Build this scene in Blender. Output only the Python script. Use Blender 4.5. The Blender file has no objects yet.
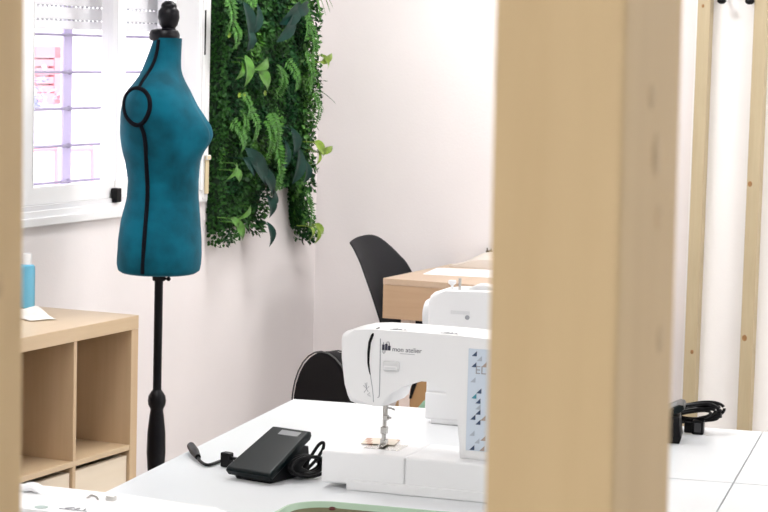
import bpy, bmesh, math, random
from math import sin, cos, pi, radians as R
from mathutils import Vector, Matrix, noise
random.seed(7)
sc = bpy.context.scene
COL = sc.collection

# ------------------------------------------------------------------ survey of the room
FPX, PITCH, ROLL, TY, WY, EYE = 2195.9, .0951487, .0262707, .259708, .420622, 1.6
FW = Vector((0, cos(PITCH), -sin(PITCH)))
_u0 = Vector((1, 0, 0)).cross(FW)
RT = Vector((1, 0, 0)) * cos(ROLL) + _u0 * sin(ROLL)
UP = -Vector((1, 0, 0)) * sin(ROLL) + _u0 * cos(ROLL)
EYEP = Vector((0, 0, EYE))
U = Vector((sin(WY), cos(WY), 0)); M = Vector((cos(WY), -sin(WY), 0))      # along / out of the window wall
A = Vector((sin(TY), cos(TY), 0)); B = Vector((cos(TY), -sin(TY), 0))      # along the tables' depth / length
def ray(x, y): return RT * ((x - 384) / FPX) - UP * ((y - 256) / FPX) + FW
def onz(x, y, z):
    d = ray(x, y); return EYEP + d * ((z - EYE) / d.z)
def onpl(x, y, p, n):
    d = ray(x, y); return EYEP + d * ((Vector(p) - EYEP).dot(n) / d.dot(n))
def W(u, m, z): return U * u + M * m + Vector((0, 0, z))
C0 = Vector((-.209, 5.232, 0))
def T(b, a, z): return C0 + B * b + A * a + Vector((0, 0, z))
M0 = -3.672          # window wall
UB = 7.56            # back wall
CEIL = 2.75

# ------------------------------------------------------------------ materials
def mat(name, col, rough=.5, metal=0, spec=.5, bump=0, bscale=80, vary=0, vscale=6, coat=0, sheen=0, trans=0, rand=None, vstretch=(1, 1, 1)):
    m = bpy.data.materials.new(name); m.use_nodes = True
    n = m.node_tree.nodes; l = m.node_tree.links; p = n['Principled BSDF']
    p.inputs['Base Color'].default_value = (*col, 1); p.inputs['Roughness'].default_value = rough
    p.inputs['Metallic'].default_value = metal; p.inputs['Specular IOR Level'].default_value = spec
    p.inputs['Coat Weight'].default_value = coat; p.inputs['Transmission Weight'].default_value = trans
    if sheen:
        p.inputs['Sheen Weight'].default_value = sheen; p.inputs['Sheen Roughness'].default_value = .4
        p.inputs['Sheen Tint'].default_value = (.5, .85, 1, 1)
    tc = n.new('ShaderNodeTexCoord'); mp = n.new('ShaderNodeMapping'); mp.inputs['Scale'].default_value = vstretch
    l.new(tc.outputs['Object'], mp.inputs[0])
    if vary or rand:
        mix = n.new('ShaderNodeMix'); mix.data_type = 'RGBA'
        if rand:
            g = n.new('ShaderNodeNewGeometry'); l.new(g.outputs['Random Per Island'], mix.inputs[0])
            mix.inputs[6].default_value = (*col, 1); mix.inputs[7].default_value = (*rand, 1)
        else:
            t = n.new('ShaderNodeTexNoise'); t.inputs['Scale'].default_value = vscale; t.inputs['Detail'].default_value = 4
            l.new(mp.outputs[0], t.inputs['Vector'])
            rp = n.new('ShaderNodeMapRange'); rp.inputs[1].default_value = .35; rp.inputs[2].default_value = .65
            l.new(t.outputs[0], rp.inputs[0]); l.new(rp.outputs[0], mix.inputs[0])
            mix.inputs[6].default_value = (*[c * (1 - vary) for c in col], 1); mix.inputs[7].default_value = (*[min(1, c * (1 + vary)) for c in col], 1)
        l.new(mix.outputs[2], p.inputs['Base Color'])
    if bump:
        t2 = n.new('ShaderNodeTexNoise'); t2.inputs['Scale'].default_value = bscale; t2.inputs['Detail'].default_value = 3
        l.new(mp.outputs[0], t2.inputs['Vector'])
        b = n.new('ShaderNodeBump'); b.inputs['Strength'].default_value = bump; b.inputs['Distance'].default_value = .002
        l.new(t2.outputs[0], b.inputs['Height']); l.new(b.outputs[0], p.inputs['Normal'])
    return m
def wood(name, light, dark, axis='Z', scale=1, rough=.5, knots=False, contrast=1.0):
    m = bpy.data.materials.new(name); m.use_nodes = True
    n = m.node_tree.nodes; l = m.node_tree.links; p = n['Principled BSDF']; p.inputs['Roughness'].default_value = rough
    tc = n.new('ShaderNodeTexCoord'); mp = n.new('ShaderNodeMapping')
    k = {'X': (.06, 1, 1), 'Y': (1, .06, 1), 'Z': (1, 1, .06)}[axis]
    mp.inputs['Scale'].default_value = [c * 55 * scale for c in k]
    l.new(tc.outputs['Object'], mp.inputs[0])
    t = n.new('ShaderNodeTexNoise'); t.inputs['Scale'].default_value = 1; t.inputs['Detail'].default_value = 6; t.inputs['Roughness'].default_value = .6
    t.inputs['Distortion'].default_value = .6
    l.new(mp.outputs[0], t.inputs['Vector'])
    mp2 = n.new('ShaderNodeMapping'); mp2.inputs['Scale'].default_value = [c * 7 * scale for c in k]; l.new(tc.outputs['Object'], mp2.inputs[0])
    t2 = n.new('ShaderNodeTexNoise'); t2.inputs['Scale'].default_value = 1; t2.inputs['Detail'].default_value = 2; l.new(mp2.outputs[0], t2.inputs['Vector'])
    ad = n.new('ShaderNodeMath'); ad.operation = 'MULTIPLY_ADD'; ad.inputs[1].default_value = .6
    l.new(t.outputs[0], ad.inputs[0]); l.new(t2.outputs[0], ad.inputs[2])
    rp = n.new('ShaderNodeMapRange'); rp.inputs[1].default_value = .8 - .3 / contrast; rp.inputs[2].default_value = .8 + .3 / contrast
    l.new(ad.outputs[0], rp.inputs[0])
    mix = n.new('ShaderNodeMix'); mix.data_type = 'RGBA'; l.new(rp.outputs[0], mix.inputs[0])
    mix.inputs[6].default_value = (*dark, 1); mix.inputs[7].default_value = (*light, 1)
    l.new(mix.outputs[2], p.inputs['Base Color'])
    b = n.new('ShaderNodeBump'); b.inputs['Strength'].default_value = .06; b.inputs['Distance'].default_value = .001
    l.new(t.outputs[0], b.inputs['Height']); l.new(b.outputs[0], p.inputs['Normal'])
    return m
def emit(name, col, s):
    m = bpy.data.materials.new(name); m.use_nodes = True; p = m.node_tree.nodes['Principled BSDF']
    p.inputs['Base Color'].default_value = (*col, 1); p.inputs['Emission Color'].default_value = (*col, 1); p.inputs['Emission Strength'].default_value = s
    return m
def glass(name):
    m = bpy.data.materials.new(name); m.use_nodes = True; n = m.node_tree.nodes; l = m.node_tree.links
    n.remove(n['Principled BSDF'])
    tr = n.new('ShaderNodeBsdfTransparent'); tr.inputs[0].default_value = (.97, .97, .98, 1)
    gl = n.new('ShaderNodeBsdfGlossy'); gl.inputs['Roughness'].default_value = .02
    mx = n.new('ShaderNodeMixShader'); mx.inputs[0].default_value = .05; l.new(tr.outputs[0], mx.inputs[1]); l.new(gl.outputs[0], mx.inputs[2])
    l.new(mx.outputs[0], n['Material Output'].inputs[0]); return m

WALL = mat('wall_paint', (.81, .765, .765), .75, bump=.25, bscale=140, vary=.015, vscale=3)
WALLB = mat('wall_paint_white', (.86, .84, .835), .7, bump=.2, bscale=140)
CEILM = mat('ceiling_paint', (.85, .85, .85), .8)
FLOORM = mat('floor_tile', (.62, .60, .58), .35, vary=.05, vscale=4)
ALU = mat('white_lacquered_aluminium', (.83, .83, .84), .3, bump=.02)
ALUG = mat('window_track', (.72, .72, .74), .35)
RUB = mat('window_seal', (.25, .25, .27), .6)
BLK = mat('black_plastic', (.004, .004, .005), .4, spec=.16, bump=.03)
BLKG = mat('glossy_black_plastic', (.002, .006, .007), .28, spec=.14, bump=.02, bscale=500)
BLKM = mat('matt_black_shell', (.006, .007, .010), .55, spec=.25, bump=.03, bscale=300)
BLKW = mat('black_painted_wood', (.003, .003, .005), .35, spec=.18, bump=.05)
BLKF = mat('black_upholstery', (.004, .003, .004), .8, spec=.15, bump=.3, bscale=400)
GREYP = mat('grey_piping', (.045, .045, .045), .6)
PINE = wood('pine', (.665, .505, .285), (.575, .42, .225), 'Z', 1.0, .6, contrast=1.2)
PINEB = wood('pale_pine', (.49, .405, .265), (.40, .32, .195), 'Z', 1.2, .6, contrast=1.1)
KNOT = mat('pine_knot', (.28, .14, .05), .6, vary=.2, vscale=60)
OAK = wood('shelf_oak', (.60, .44, .28), (.50, .35, .21), 'Z', .8, .5)
OAKH = wood('shelf_oak_top', (.62, .47, .31), (.53, .39, .24), 'Y', .8, .3)
BIRCH = wood('birch_box', (.80, .70, .57), (.74, .63, .49), 'Y', .7, .5)
DESK = wood('desk_oak', (.54, .37, .235), (.44, .285, .17), 'X', .9, .5)
DESKT = wood('desk_oak_top', (.58, .44, .33), (.50, .36, .25), 'Y', .9, .4)
PALEWOOD = mat('pale_painted_wood', (.82, .70, .64), .5, bump=.05)
BEECH = wood('beech', (.55, .34, .17), (.42, .24, .11), 'Z', 1, .5)
WTOP = mat('white_melamine', (.775, .80, .825), .3, bump=.02)
WEDGE = mat('white_edge_banding', (.74, .75, .77), .5)
WMET = mat('white_steel', (.8, .8, .8), .4, bump=.02)
TEAL = mat('teal_velvet', (.001, .083, .128), .8, spec=.12, sheen=.08, bump=.2, bscale=350, vary=.35, vscale=9)
TAPE = mat('black_bias_tape', (.002, .003, .006), .8, spec=.1)
MW = mat('machine_white_plastic', (.87, .875, .885), .28, bump=.01)
MW2 = mat('machine_grey_white', (.74, .75, .76), .35)
MG = mat('machine_grey_line', (.33, .34, .37), .5)
INK = mat('logo_ink', (.03, .032, .06), .5)
PBLUE = mat('panel_pale_blue', (.62, .70, .80), .4)
TN = mat('navy_triangle', (.045, .075, .15), .5); TT = mat('teal_triangle', (.06, .28, .36), .5)
TG = mat('grey_triangle', (.42, .48, .56), .5); TB = mat('taupe_triangle', (.40, .32, .28), .5)
STEEL = mat('steel', (.55, .54, .52), .25, 1, bump=.02)
SILVER = mat('silver_label', (.20, .21, .22), .5)
MINT = mat('mint_plastic', (.42, .58, .44), .4, bump=.03)
DRED = mat('dark_red_cloth', (.10, .02, .02), .8, bump=.2)
FAB = mat('beige_fabric', (.78, .70, .60), .9, bump=.3, bscale=600)
FABS = mat('brown_stripe', (.55, .36, .28), .9)
BLUEL = mat('blue_gel', (.15, .50, .72), .12, coat=.5, vary=.04)
CAPW = mat('white_cap', (.85, .86, .88), .3)
CLOTH = mat('white_cloth', (.80, .79, .75), .9, bump=.25, bscale=200)
PAPER = mat('white_paper', (.87, .86, .88), .7)
LINEN = mat('cream_linen', (.70, .63, .57), .85, bump=.2, bscale=300)
CARD = mat('kraft_cardboard', (.46, .26, .12), .8, vary=.08, vscale=5)
GREENB = mat('sage_fabric', (.28, .46, .33), .85, bump=.2)
STRAP = mat('beige_webbing', (.68, .56, .36), .8, bump=.3, bscale=500)
JAR = mat('brown_jar', (.12, .09, .05), .3)
L1 = mat('boxwood_leaf', (.007, .042, .007), .6, rand=(.026, .115, .014)); L1.node_tree.nodes['Principled BSDF'].inputs['Specular IOR Level'].default_value = .3
L2 = mat('light_foliage', (.03, .12, .010), .5, rand=(.075, .24, .022))
L3 = mat('deep_green_leaf', (.004, .028, .010), .55, rand=(.012, .075, .016), spec=.2)
LF = mat('fern_green', (.018, .10, .007), .55, rand=(.055, .20, .014))
LP = mat('pothos_leaf', (.055, .17, .015), .45, vary=.3, vscale=40)
LD = mat('dark_blue_green_leaf', (.004, .030, .022), .5, vary=.25, vscale=25, spec=.2)
LY = mat('yellow_green_leaf', (.19, .30, .03), .4, vary=.3, vscale=40)
LBACK = mat('dark_green_backing', (.006, .03, .008), .9)
FACADE = mat('white_render', (.85, .83, .83), .85, bump=.2)
PINKS = mat('rose_shutter_paint', (.66, .25, .30), .6)
LILAC = mat('lilac_grey_steel', (.36, .32, .46), .5)
LILAC2 = mat('lilac_enamel', (.62, .54, .80), .5)
PAVE = mat('pale_paving', (.72, .70, .68), .8)
GLASS = glass('window_glass')
LED = emit('led_diffuser', (1, .99, .97), 4)

# ------------------------------------------------------------------ mesh helpers
class MB:
    def __init__(s): s.bm = bmesh.new()
    def _fin(s, faces, mi):
        for f in faces: f.material_index = mi
    def box(s, x0, x1, y0, y1, z0, z1, bev=0, seg=2, mi=0, mtx=None):
        r = bmesh.ops.create_cube(s.bm, size=1)
        vs = r['verts']
        for v in vs: v.co = Vector(((x0 + x1) / 2 + v.co.x * (x1 - x0), (y0 + y1) / 2 + v.co.y * (y1 - y0), (z0 + z1) / 2 + v.co.z * (z1 - z0)))
        fs = set(f for v in vs for f in v.link_faces)
        if bev:
            es = list(set(e for v in vs for e in v.link_edges))
            q = bmesh.ops.bevel(s.bm, geom=es, offset=bev, segments=seg, affect='EDGES', profile=.5)
            fs = set(f for f in fs if f.is_valid) | set(q['faces'])
            vs = list(set(v for f in fs for v in f.verts))
        if mtx is not None:
            for v in vs: v.co = mtx @ v.co
        s._fin(fs, mi); return s
    def prism(s, pts, y0, y1, bev=0, seg=3, mi=0, axis='y', mtx=None, bevel_back=True):
        """closed 2-D outline (p,q) swept along an axis"""
        def P(p, q, t):
            return {'y': Vector((p, t, q)), 'x': Vector((t, p, q)), 'z': Vector((p, q, t))}[axis]
        a = [s.bm.verts.new(P(p, q, y0)) for p, q in pts]; b = [s.bm.verts.new(P(p, q, y1)) for p, q in pts]
        n = len(pts); fs = [s.bm.faces.new(a), s.bm.faces.new(b[::-1])]
        for i in range(n): fs.append(s.bm.faces.new((a[i], b[i], b[(i + 1) % n], a[(i + 1) % n])))
        allv = a + b
        if bev:
            es = [e for f in (fs[:2] if bevel_back else fs[:1]) for e in f.edges]
            q = bmesh.ops.bevel(s.bm, geom=es, offset=bev, segments=seg, affect='EDGES', profile=.5)
            fs = set(f for f in fs if f.is_valid) | set(q['faces'])
        if mtx is not None:
            for v in set(v for f in fs for v in f.verts): v.co = mtx @ v.co
        s._fin(fs, mi); return s
    def tube(s, pts, r, seg=8, closed=False, mi=0, flat=1.0):
        pts = [Vector(p) for p in pts]; n = len(pts); rings = []
        rr = r if isinstance(r, (list, tuple)) else [r] * n
        up = None
        for i, p in enumerate(pts):
            t = (pts[(i + 1) % n] - pts[i - 1]) if closed else (pts[min(i + 1, n - 1)] - pts[max(i - 1, 0)])
            if t.length < 1e-9: t = Vector((0, 0, 1))
            t.normalize()
            if up is None:
                up = Vector((0, 0, 1)) if abs(t.z) < .9 else Vector((1, 0, 0))
            a = t.cross(up)
            if a.length < 1e-6: a = t.cross(Vector((1, .3, 0)))
            a.normalize(); b = a.cross(t).normalized(); up = b
            rings.append([s.bm.verts.new(p + a * rr[i] * cos(2 * pi * k / seg) + b * rr[i] * flat * sin(2 * pi * k / seg)) for k in range(seg)])
        fs = []
        for i in range(n if closed else n - 1):
            A_, B_ = rings[i], rings[(i + 1) % n]
            for k in range(seg): fs.append(s.bm.faces.new((A_[k], A_[(k + 1) % seg], B_[(k + 1) % seg], B_[k])))
        if not closed:
            fs.append(s.bm.faces.new(rings[0][::-1])); fs.append(s.bm.faces.new(rings[-1]))
        s._fin(fs, mi); return s
    def lathe(s, prof, seg=32, mi=0, c=(0, 0, 0), mtx=None):
        rings = []; c = Vector(c)
        for r, z in prof:
            rings.append([s.bm.verts.new(c + Vector((max(r, 1e-4) * cos(2 * pi * k / seg), max(r, 1e-4) * sin(2 * pi * k / seg), z))) for k in range(seg)])
        fs = []
        for a, b in zip(rings, rings[1:]):
            for k in range(seg): fs.append(s.bm.faces.new((a[k], a[(k + 1) % seg], b[(k + 1) % seg], b[k])))
        fs.append(s.bm.faces.new(rings[0][::-1])); fs.append(s.bm.faces.new(rings[-1]))
        if mtx is not None:
            for ring in rings:
                for v in ring: v.co = mtx @ v.co
        s._fin(fs, mi); return s
    def ball(s, c, r, mi=0, sc_=(1, 1, 1), seg=16):
        q = bmesh.ops.create_uvsphere(s.bm, u_segments=seg, v_segments=seg // 2 + 2, radius=1)
        for v in q['verts']: v.co = Vector(c) + Vector((v.co.x * r * sc_[0], v.co.y * r * sc_[1], v.co.z * r * sc_[2]))
        s._fin(set(f for v in q['verts'] for f in v.link_faces), mi); return s
    def poly(s, pts, mi=0):
        f = s.bm.faces.new([s.bm.verts.new(Vector(p)) for p in pts]); f.material_index = mi; return s
    def grid(s, P, mi=0, thick=0):
        rows = [[s.bm.verts.new(Vector(p)) for p in row] for row in P]
        fs = []
        for a, b in zip(rows, rows[1:]):
            for k in range(len(a) - 1): fs.append(s.bm.faces.new((a[k], a[k + 1], b[k + 1], b[k])))
        if thick:
            bmesh.ops.recalc_face_normals(s.bm, faces=fs)
            q = bmesh.ops.solidify(s.bm, geom=fs, thickness=thick)
            fs += [g for g in q['geom'] if isinstance(g, bmesh.types.BMFace)]
        s._fin([f for f in fs if f.is_valid], mi); return s
    def build(s, name, mats, parent=None, loc=None, rotz=0, sharp=38, norm=True):
        if norm: bmesh.ops.recalc_face_normals(s.bm, faces=s.bm.faces)
        me = bpy.data.meshes.new(name); s.bm.to_mesh(me); s.bm.free()
        for m in (mats if isinstance(mats, (list, tuple)) else [mats]): me.materials.append(m)
        for p in me.polygons: p.use_smooth = True
        me.set_sharp_from_angle(angle=R(sharp))
        o = bpy.data.objects.new(name, me); COL.objects.link(o)
        if parent: o.parent = parent
        if loc is not None: o.location = loc
        o.rotation_euler = (0, 0, rotz)
        if norm:
            wn = o.modifiers.new('weighted_normal', 'WEIGHTED_NORMAL'); wn.keep_sharp = True; wn.weight = 80
        return o
def tag(o, label=None, cat=None, group=None, kind=None):
    if label: o['label'] = label
    if cat: o['category'] = cat
    if group: o['group'] = group
    if kind: o['kind'] = kind
    return o
def thing(name, label, cat, loc, rotz=0, group=None):
    o = bpy.data.objects.new(name, None); COL.objects.link(o); o.empty_display_size = .05
    o.location = loc; o.rotation_euler = (0, 0, rotz); return tag(o, label, cat, group)
def dup(root, loc, rotz, label, group=None):
    r = root.copy(); COL.objects.link(r); r.location = loc; r.rotation_euler = (0, 0, rotz); r['label'] = label
    if group: r['group'] = group
    def rec(src, dst):
        for ch in list(src.children):
            c = ch.copy(); COL.objects.link(c); c.parent = dst; rec(ch, c)
    rec(root, r); return r
def text(name, s, size, m, parent, loc, depth=.0006):
    cu = bpy.data.curves.new(name, 'FONT'); cu.body = s; cu.size = size; cu.extrude = depth
    t = bpy.data.objects.new(name, cu); COL.objects.link(t)
    dg = bpy.context.evaluated_depsgraph_get()
    me = bpy.data.meshes.new_from_object(t.evaluated_get(dg))
    COL.objects.unlink(t); bpy.data.objects.remove(t)
    me.materials.clear(); me.materials.append(m)
    me.transform(Matrix.Rotation(R(90), 4, 'X'))
    o = bpy.data.objects.new(name, me); COL.objects.link(o); o.parent = parent; o.location = loc
    return o
def struct(mb, name, m, **k): return tag(mb.build(name, m, rotz=-WY, **k), kind='structure')
def sm(a, b, t):
    t = max(0, min(1, (t - a) / (b - a))); return t * t * (3 - 2 * t)
def interp(tab, t):
    if t <= tab[0][0]: return tab[0][1:]
    for p, q in zip(tab, tab[1:]):
        if t <= q[0]:
            k = (t - p[0]) / (q[0] - p[0]); return tuple(a + (b - a) * k for a, b in zip(p[1:], q[1:]))
    return tab[-1][1:]
def smooth_path(pts, n=6):
    pts = [Vector(p) for p in pts]; out = []
    for i in range(len(pts) - 1):
        p0 = pts[max(i - 1, 0)]; p1 = pts[i]; p2 = pts[i + 1]; p3 = pts[min(i + 2, len(pts) - 1)]
        for k in range(n):
            t = k / n
            out.append(.5 * ((2 * p1) + (p2 - p0) * t + (2 * p0 - 5 * p1 + 4 * p2 - p3) * t * t + (3 * p1 - p0 - 3 * p2 + p3) * t ** 3))
    out.append(pts[-1]); return out

# ------------------------------------------------------------------ room shell (x = out of the window wall, y = along it)
U0, UW, M1 = -1.6, UB, 2.25
TH = .22
WU0, WU1, WZ0, WZ1 = 4.55, 6.675, 1.06, 2.25
w = MB()
w.box(M0 - TH, M0, U0, WU0, 0, CEIL).box(M0 - TH, M0, WU1, UW + TH, 0, CEIL).box(M0 - TH, M0, WU0, WU1, 0, WZ0).box(M0 - TH, M0, WU0, WU1, WZ1, CEIL)
struct(w, 'wall_left', WALL)
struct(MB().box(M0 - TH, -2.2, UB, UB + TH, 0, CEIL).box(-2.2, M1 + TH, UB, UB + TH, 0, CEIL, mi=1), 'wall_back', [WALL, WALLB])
struct(MB().box(M1, M1 + TH, U0, UB, 0, CEIL), 'wall_right', WALLB)
struct(MB().box(M0 - TH, M1 + TH, U0 - TH, U0, 0, CEIL), 'wall_front', WALLB)
struct(MB().box(M0 - TH, M1 + TH, U0 - TH, UB + TH, -.1, 0), 'floor', FLOORM)
struct(MB().box(M0 - TH, M1 + TH, U0 - TH, UB + TH, CEIL, CEIL + .1), 'ceiling', CEILM)
struct(MB().box(M0, M0 + .012, U0, UB, 0, .08, .003), 'baseboard_left', ALU)
struct(MB().box(M0 + .012, M1, UB - .012, UB, 0, .08, .003), 'baseboard_back', ALU)

# window: sliding aluminium, two sashes, outer frame, glass, seals
win = tag(MB().box(M0 - .16, M0 + .012, 6.592, 6.676, WZ0 - .01, WZ1, .004)
    .box(M0 - .16, M0 + .012, WU0, WU0 + .06, WZ0 - .01, WZ1, .004)
    .box(M0 - .16, M0 + .012, WU0, WU1, WZ1 - .05, WZ1, .004)
    .box(M0 - .16, M0 + .004, WU0, 6.60, WZ0 - .012, WZ0 + .016, .003)
    .box(M0 - .02, M0 + .016, WU0, 6.60, WZ0 - .03, WZ0 - .004, .003)
    .box(M0 - .01, M0 + .02, 6.612, 6.628, WZ0 + .03, WZ1 - .05, .003).build('window_1', ALU, rotz=-WY), kind='structure')
MB().box(M0 - .060, M0 - .004, WU0, 6.6, WZ0 + .014, WZ0 + .032, .002).box(M0 - .13, M0 - .075, WU0, 6.6, WZ0 + .014, WZ0 + .03, .002).build('window_track', ALUG, win)
def sash(u0, u1, m, lw, rw, zb):
    f = MB()
    f.box(m, m + .035, u0, u0 + lw, zb, WZ1 - .05, .003).box(m, m + .035, u1 - rw, u1, zb, WZ1 - .05, .003)
    f.box(m + .002, m + .033, u0 + lw, u1 - rw, zb, zb + .055, .003).box(m + .002, m + .033, u0 + lw, u1 - rw, WZ1 - .11, WZ1 - .05, .003)
    o = f.build('window_sash', ALU, win)
    MB().box(m + .015, m + .019, u0 + lw, u1 - rw, zb + .055, WZ1 - .11).build('window_pane', GLASS, o)
    MB().box(m + .034, m + .037, u0 + lw - .004, u0 + lw, zb + .055, WZ1 - .11).box(m + .034, m + .037, u1 - rw, u1 - rw + .004, zb + .055, WZ1 - .11).build('window_seal', ALUG, o)
    return o
sash(5.505, 6.150, M0 - .045, .112, .054, WZ0 + .032)
sash(6.165, 6.592, M0 - .112, .085, .07, WZ0 + .03)
sash(4.62, 5.54, M0 - .112, .07, .07, WZ0 + .03)
MB().box(M0 - .010, M0 + .014, 6.066, 6.098, WZ0 + .018, WZ0 + .064, .004).build('window_latch', BLK, win)
MB().box(M0 + .0115, M0 + .0135, 6.600, 6.604, WZ0 + .02, WZ1 - .05).box(M0 + .0115, M0 + .0135, 6.630, 6.6335, WZ0 + .02, WZ1 - .05).build('frame_groove', ALUG, win)
MB().box(M0 + .018, M0 + .0225, 6.616, 6.624, 1.555, 1.707, .001).build('latch_slot', BLK, win)
MB().box(M0 + .002, M0 + .018, 6.634, 6.660, 1.06, 1.74, .004).build('strap_guide', ALU, win)
MB().box(M0 + .018, M0 + .024, 6.636, 6.660, 1.078, 1.2, .002).box(M0 + .018, M0 + .03, 6.632, 6.663, 1.195, 1.212, .003, mi=1).build('shutter_strap', [STRAP, ALUG], win)
# security grille outside the glass
gr = MB()
for z in (1.49, 1.372, 1.252, 1.135, 1.61, 1.73, 1.85, 1.97, 2.09):
    gr.tube([(M0 - .19, WU0 + .02, z), (M0 - .19, 6.66, z)], .0048, 8)
g = tag(gr.build('window_grille', LILAC, rotz=-WY), 'lilac grey security grille of thin horizontal bars outside the window', 'window grille')
for uu in (6.10, 5.25):
    MB().box(M0 - .206, M0 - .196, uu - .026, uu + .026, WZ0 + .02, WZ1 - .02, .002).build('flat_upright', LILAC2, g)
for z in (1.49, 1.372, 1.252, 1.135):
    MB().ball((M0 - .19, 6.10, z), .009, seg=10).build('bar_collar', LILAC, g)
# roller shutter, partly lowered outside the panes
sh = MB(); z = 1.655
while z < WZ1:
    sh.box(M0 - .165, M0 - .152, WU0 + .03, 6.64, z + .004, z + .043, .004)
    u = WU0 + .1
    while u < 6.6:
        sh.box(M0 - .1535, M0 - .1505, u, u + .012, z - .0005, z + .0045, mi=1); u += .026
    z += .0435
sh.box(M0 - .168, M0 - .150, WU0 + .03, 6.64, 1.628, 1.656, .004)
sh.build('roller_shutter', [ALU, MG], win)

# ------------------------------------------------------------------ street outside the window
FM = M0 - 5.0
tag(MB().box(FM - .3, FM, 6, 24, -1, 7).build('opposite_facade', FACADE, rotz=-WY), 'sunlit white house front across the street outside the window', 'building')
tag(MB().box(FM, M0 - TH, -4, 24, -.25, -.1).build('paving', PAVE, rotz=-WY), kind='structure')
def facade_pt(x, y, m=FM): p = onpl(x, y, W(0, m, 0), M); return p.dot(U), p.z
s0 = facade_pt(24, 46); s1 = facade_pt(54.5, 104)
shm = MB(); u0, u1, z0, z1 = s0[0], s1[0], s1[1], s0[1]
shm.box(FM, FM + .05, u0, u0 + .07, z0, z1).box(FM, FM + .05, u1 - .08, u1, z0, z1).box(FM, FM + .05, u0, u1, z0, z0 + .08).box(FM, FM + .05, u0, u1, z1 - .08, z1)
zz = z0 + .08
while zz < z1 - .1:
    shm.box(FM + .012, FM + .045, u0 + .07, u1 - .08, zz + .006, zz + .055, .005); zz += .062
tag(shm.build('louvred_shutter', PINKS, rotz=-WY), 'pink louvred shutter on the white house front across the street', 'shutter')
# planter on a ledge
pm = FM + .35
a0 = facade_pt(26, 134, pm); a1 = facade_pt(62, 137, pm)
lx = MB().box(pm - .34, pm + .15, a0[0], a1[0], a0[1] - .07, a0[1], .01)
led = tag(lx.build('planter_ledge', LILAC2, rotz=-WY), 'lilac ledge carrying a leafy plant outside the window', 'ledge')
pl = thing('balcony_plant', 'pale leafy plant on the lilac ledge outside the window', 'plant', W((a0[0] * .45 + a1[0] * .55), pm - .1, a0[1]), -WY)
MB().lathe([(.06, 0), (.09, .12), (.095, .13), (.08, .13)], 20).build('pot', FACADE, pl)
fo = MB()
for i in range(140):
    c = Vector((random.gauss(0, .07), random.gauss(0, .16), .16 + abs(random.gauss(0, .12))))
    d = Vector((random.uniform(-1, 1), random.uniform(-1, 1), random.uniform(-.2, 1))).normalized() * .05; s_ = d.cross(Vector((.3, .2, 1))).normalized() * .02
    fo.poly([c, c + d * .5 + s_, c + d, c + d * .5 - s_])
fo.tube([(0, 0, .1), (0, .02, .3)], .008, 6)
fo.build('foliage', mat('pale_street_leaf', (.36, .40, .55), .6, rand=(.55, .55, .70)), pl)
# two terrace chairs outlined outside
def terrace_chair(px0, px1, py, lab):
    m_ = FM + 1.2
    a = facade_pt(px0, py, m_); b_ = facade_pt(px1, py, m_)
    t = thing('terrace_chair', lab, 'chair', W((a[0] + b_[0]) / 2, m_, -.1), -WY, 'terrace chairs outside')
    wd = abs(b_[0] - a[0]) / 2; H = a[1] + .1
    MB().tube(smooth_path([(-.02, -wd * .8, H * .5), (-.05, -wd, H - .03), (-.05, -wd + .04, H), (-.05, wd - .04, H), (-.05, wd, H - .03), (-.02, wd * .8, H * .5)], 4), .014, 8).build('back_frame', PINKS, t)
    MB().box(-.02, .42, -wd * .8, wd * .8, H * .5 - .03, H * .5, .01).build('seat', FACADE, t)
    for sx in (.0, .4):
        for sy in (-1, 1):
            MB().tube([(sx, sy * wd * .75, H * .5 - .02), (sx + (.04 if sx else -.04), sy * wd * .85, 0)], .012, 8).build('leg', PINKS, t)
terrace_chair(34, 63, 151, 'left terrace chair with pink tube frame outside the window')
terrace_chair(74, 99, 151, 'right terrace chair with pink tube frame outside the window')

# ------------------------------------------------------------------ lamps: unseen LED ceiling panels, added and powered singly to light walls and posts
LAMPS = [(-.9, -1.2, 21), (2.0, -1.7, 10), (4.6, -2.7, 14), (6.55, -2.75, 19), (6.55, -.8, 15), (6.2, 1.3, 42), (2.0, 1.2, 10)]
for i, (u, m, pw) in enumerate(LAMPS):
    p = W(u, m, CEIL)
    t = thing('ceiling_light', 'square white LED ceiling panel', 'ceiling light', p, -WY, 'LED panels in the ceiling')
    MB().box(-.31, .31, -.31, .31, -.03, 0, .004).build('frame', ALU, t)
    MB().box(-.28, .28, -.28, .28, -.034, -.028).build('diffuser', LED, t)
    la = bpy.data.lights.new('ceiling_lamp', 'AREA'); la.shape = 'SQUARE'; la.size = .58; la.energy = pw; la.color = (1, .985, .97)
    lo = bpy.data.objects.new('ceiling_lamp', la); COL.objects.link(lo); lo.location = p - Vector((0, 0, .045)); lo.rotation_euler = (0, 0, -WY)

# ------------------------------------------------------------------ white tables
def table(b0, b1, a0, a1, label):
    t = thing('work_table', label, 'table', T((b0 + b1) / 2, (a0 + a1) / 2, 0), -TY, 'white work tables pushed together')
    hx, hy = (b1 - b0) / 2 - .0012, (a1 - a0) / 2 - .0035
    MB().box(-hx, hx, -hy, hy, .722, .75, .0015, 2).build('tabletop', [WTOP], t)
    MB().box(-hx + .05, hx - .05, -hy + .05, hy - .05, .672, .722, .002).build('apron', WMET, t)
    for sx in (-1, 1):
        for sy in (-1, 1):
            MB().box(sx * (hx - .05) - .02, sx * (hx - .05) + .02, sy * (hy - .05) - .02, sy * (hy - .05) + .02, 0, .722, .003).build('leg', WMET, t)
table(0, .74, -1.274, 0, 'white work table holding the black foot pedal and the main sewing machine')
table(0, .74, -2.548, -1.274, 'white work table under the sewing machine at the lower left')
table(0, .74, -3.4, -2.548, 'white work table nearest the camera')
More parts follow.
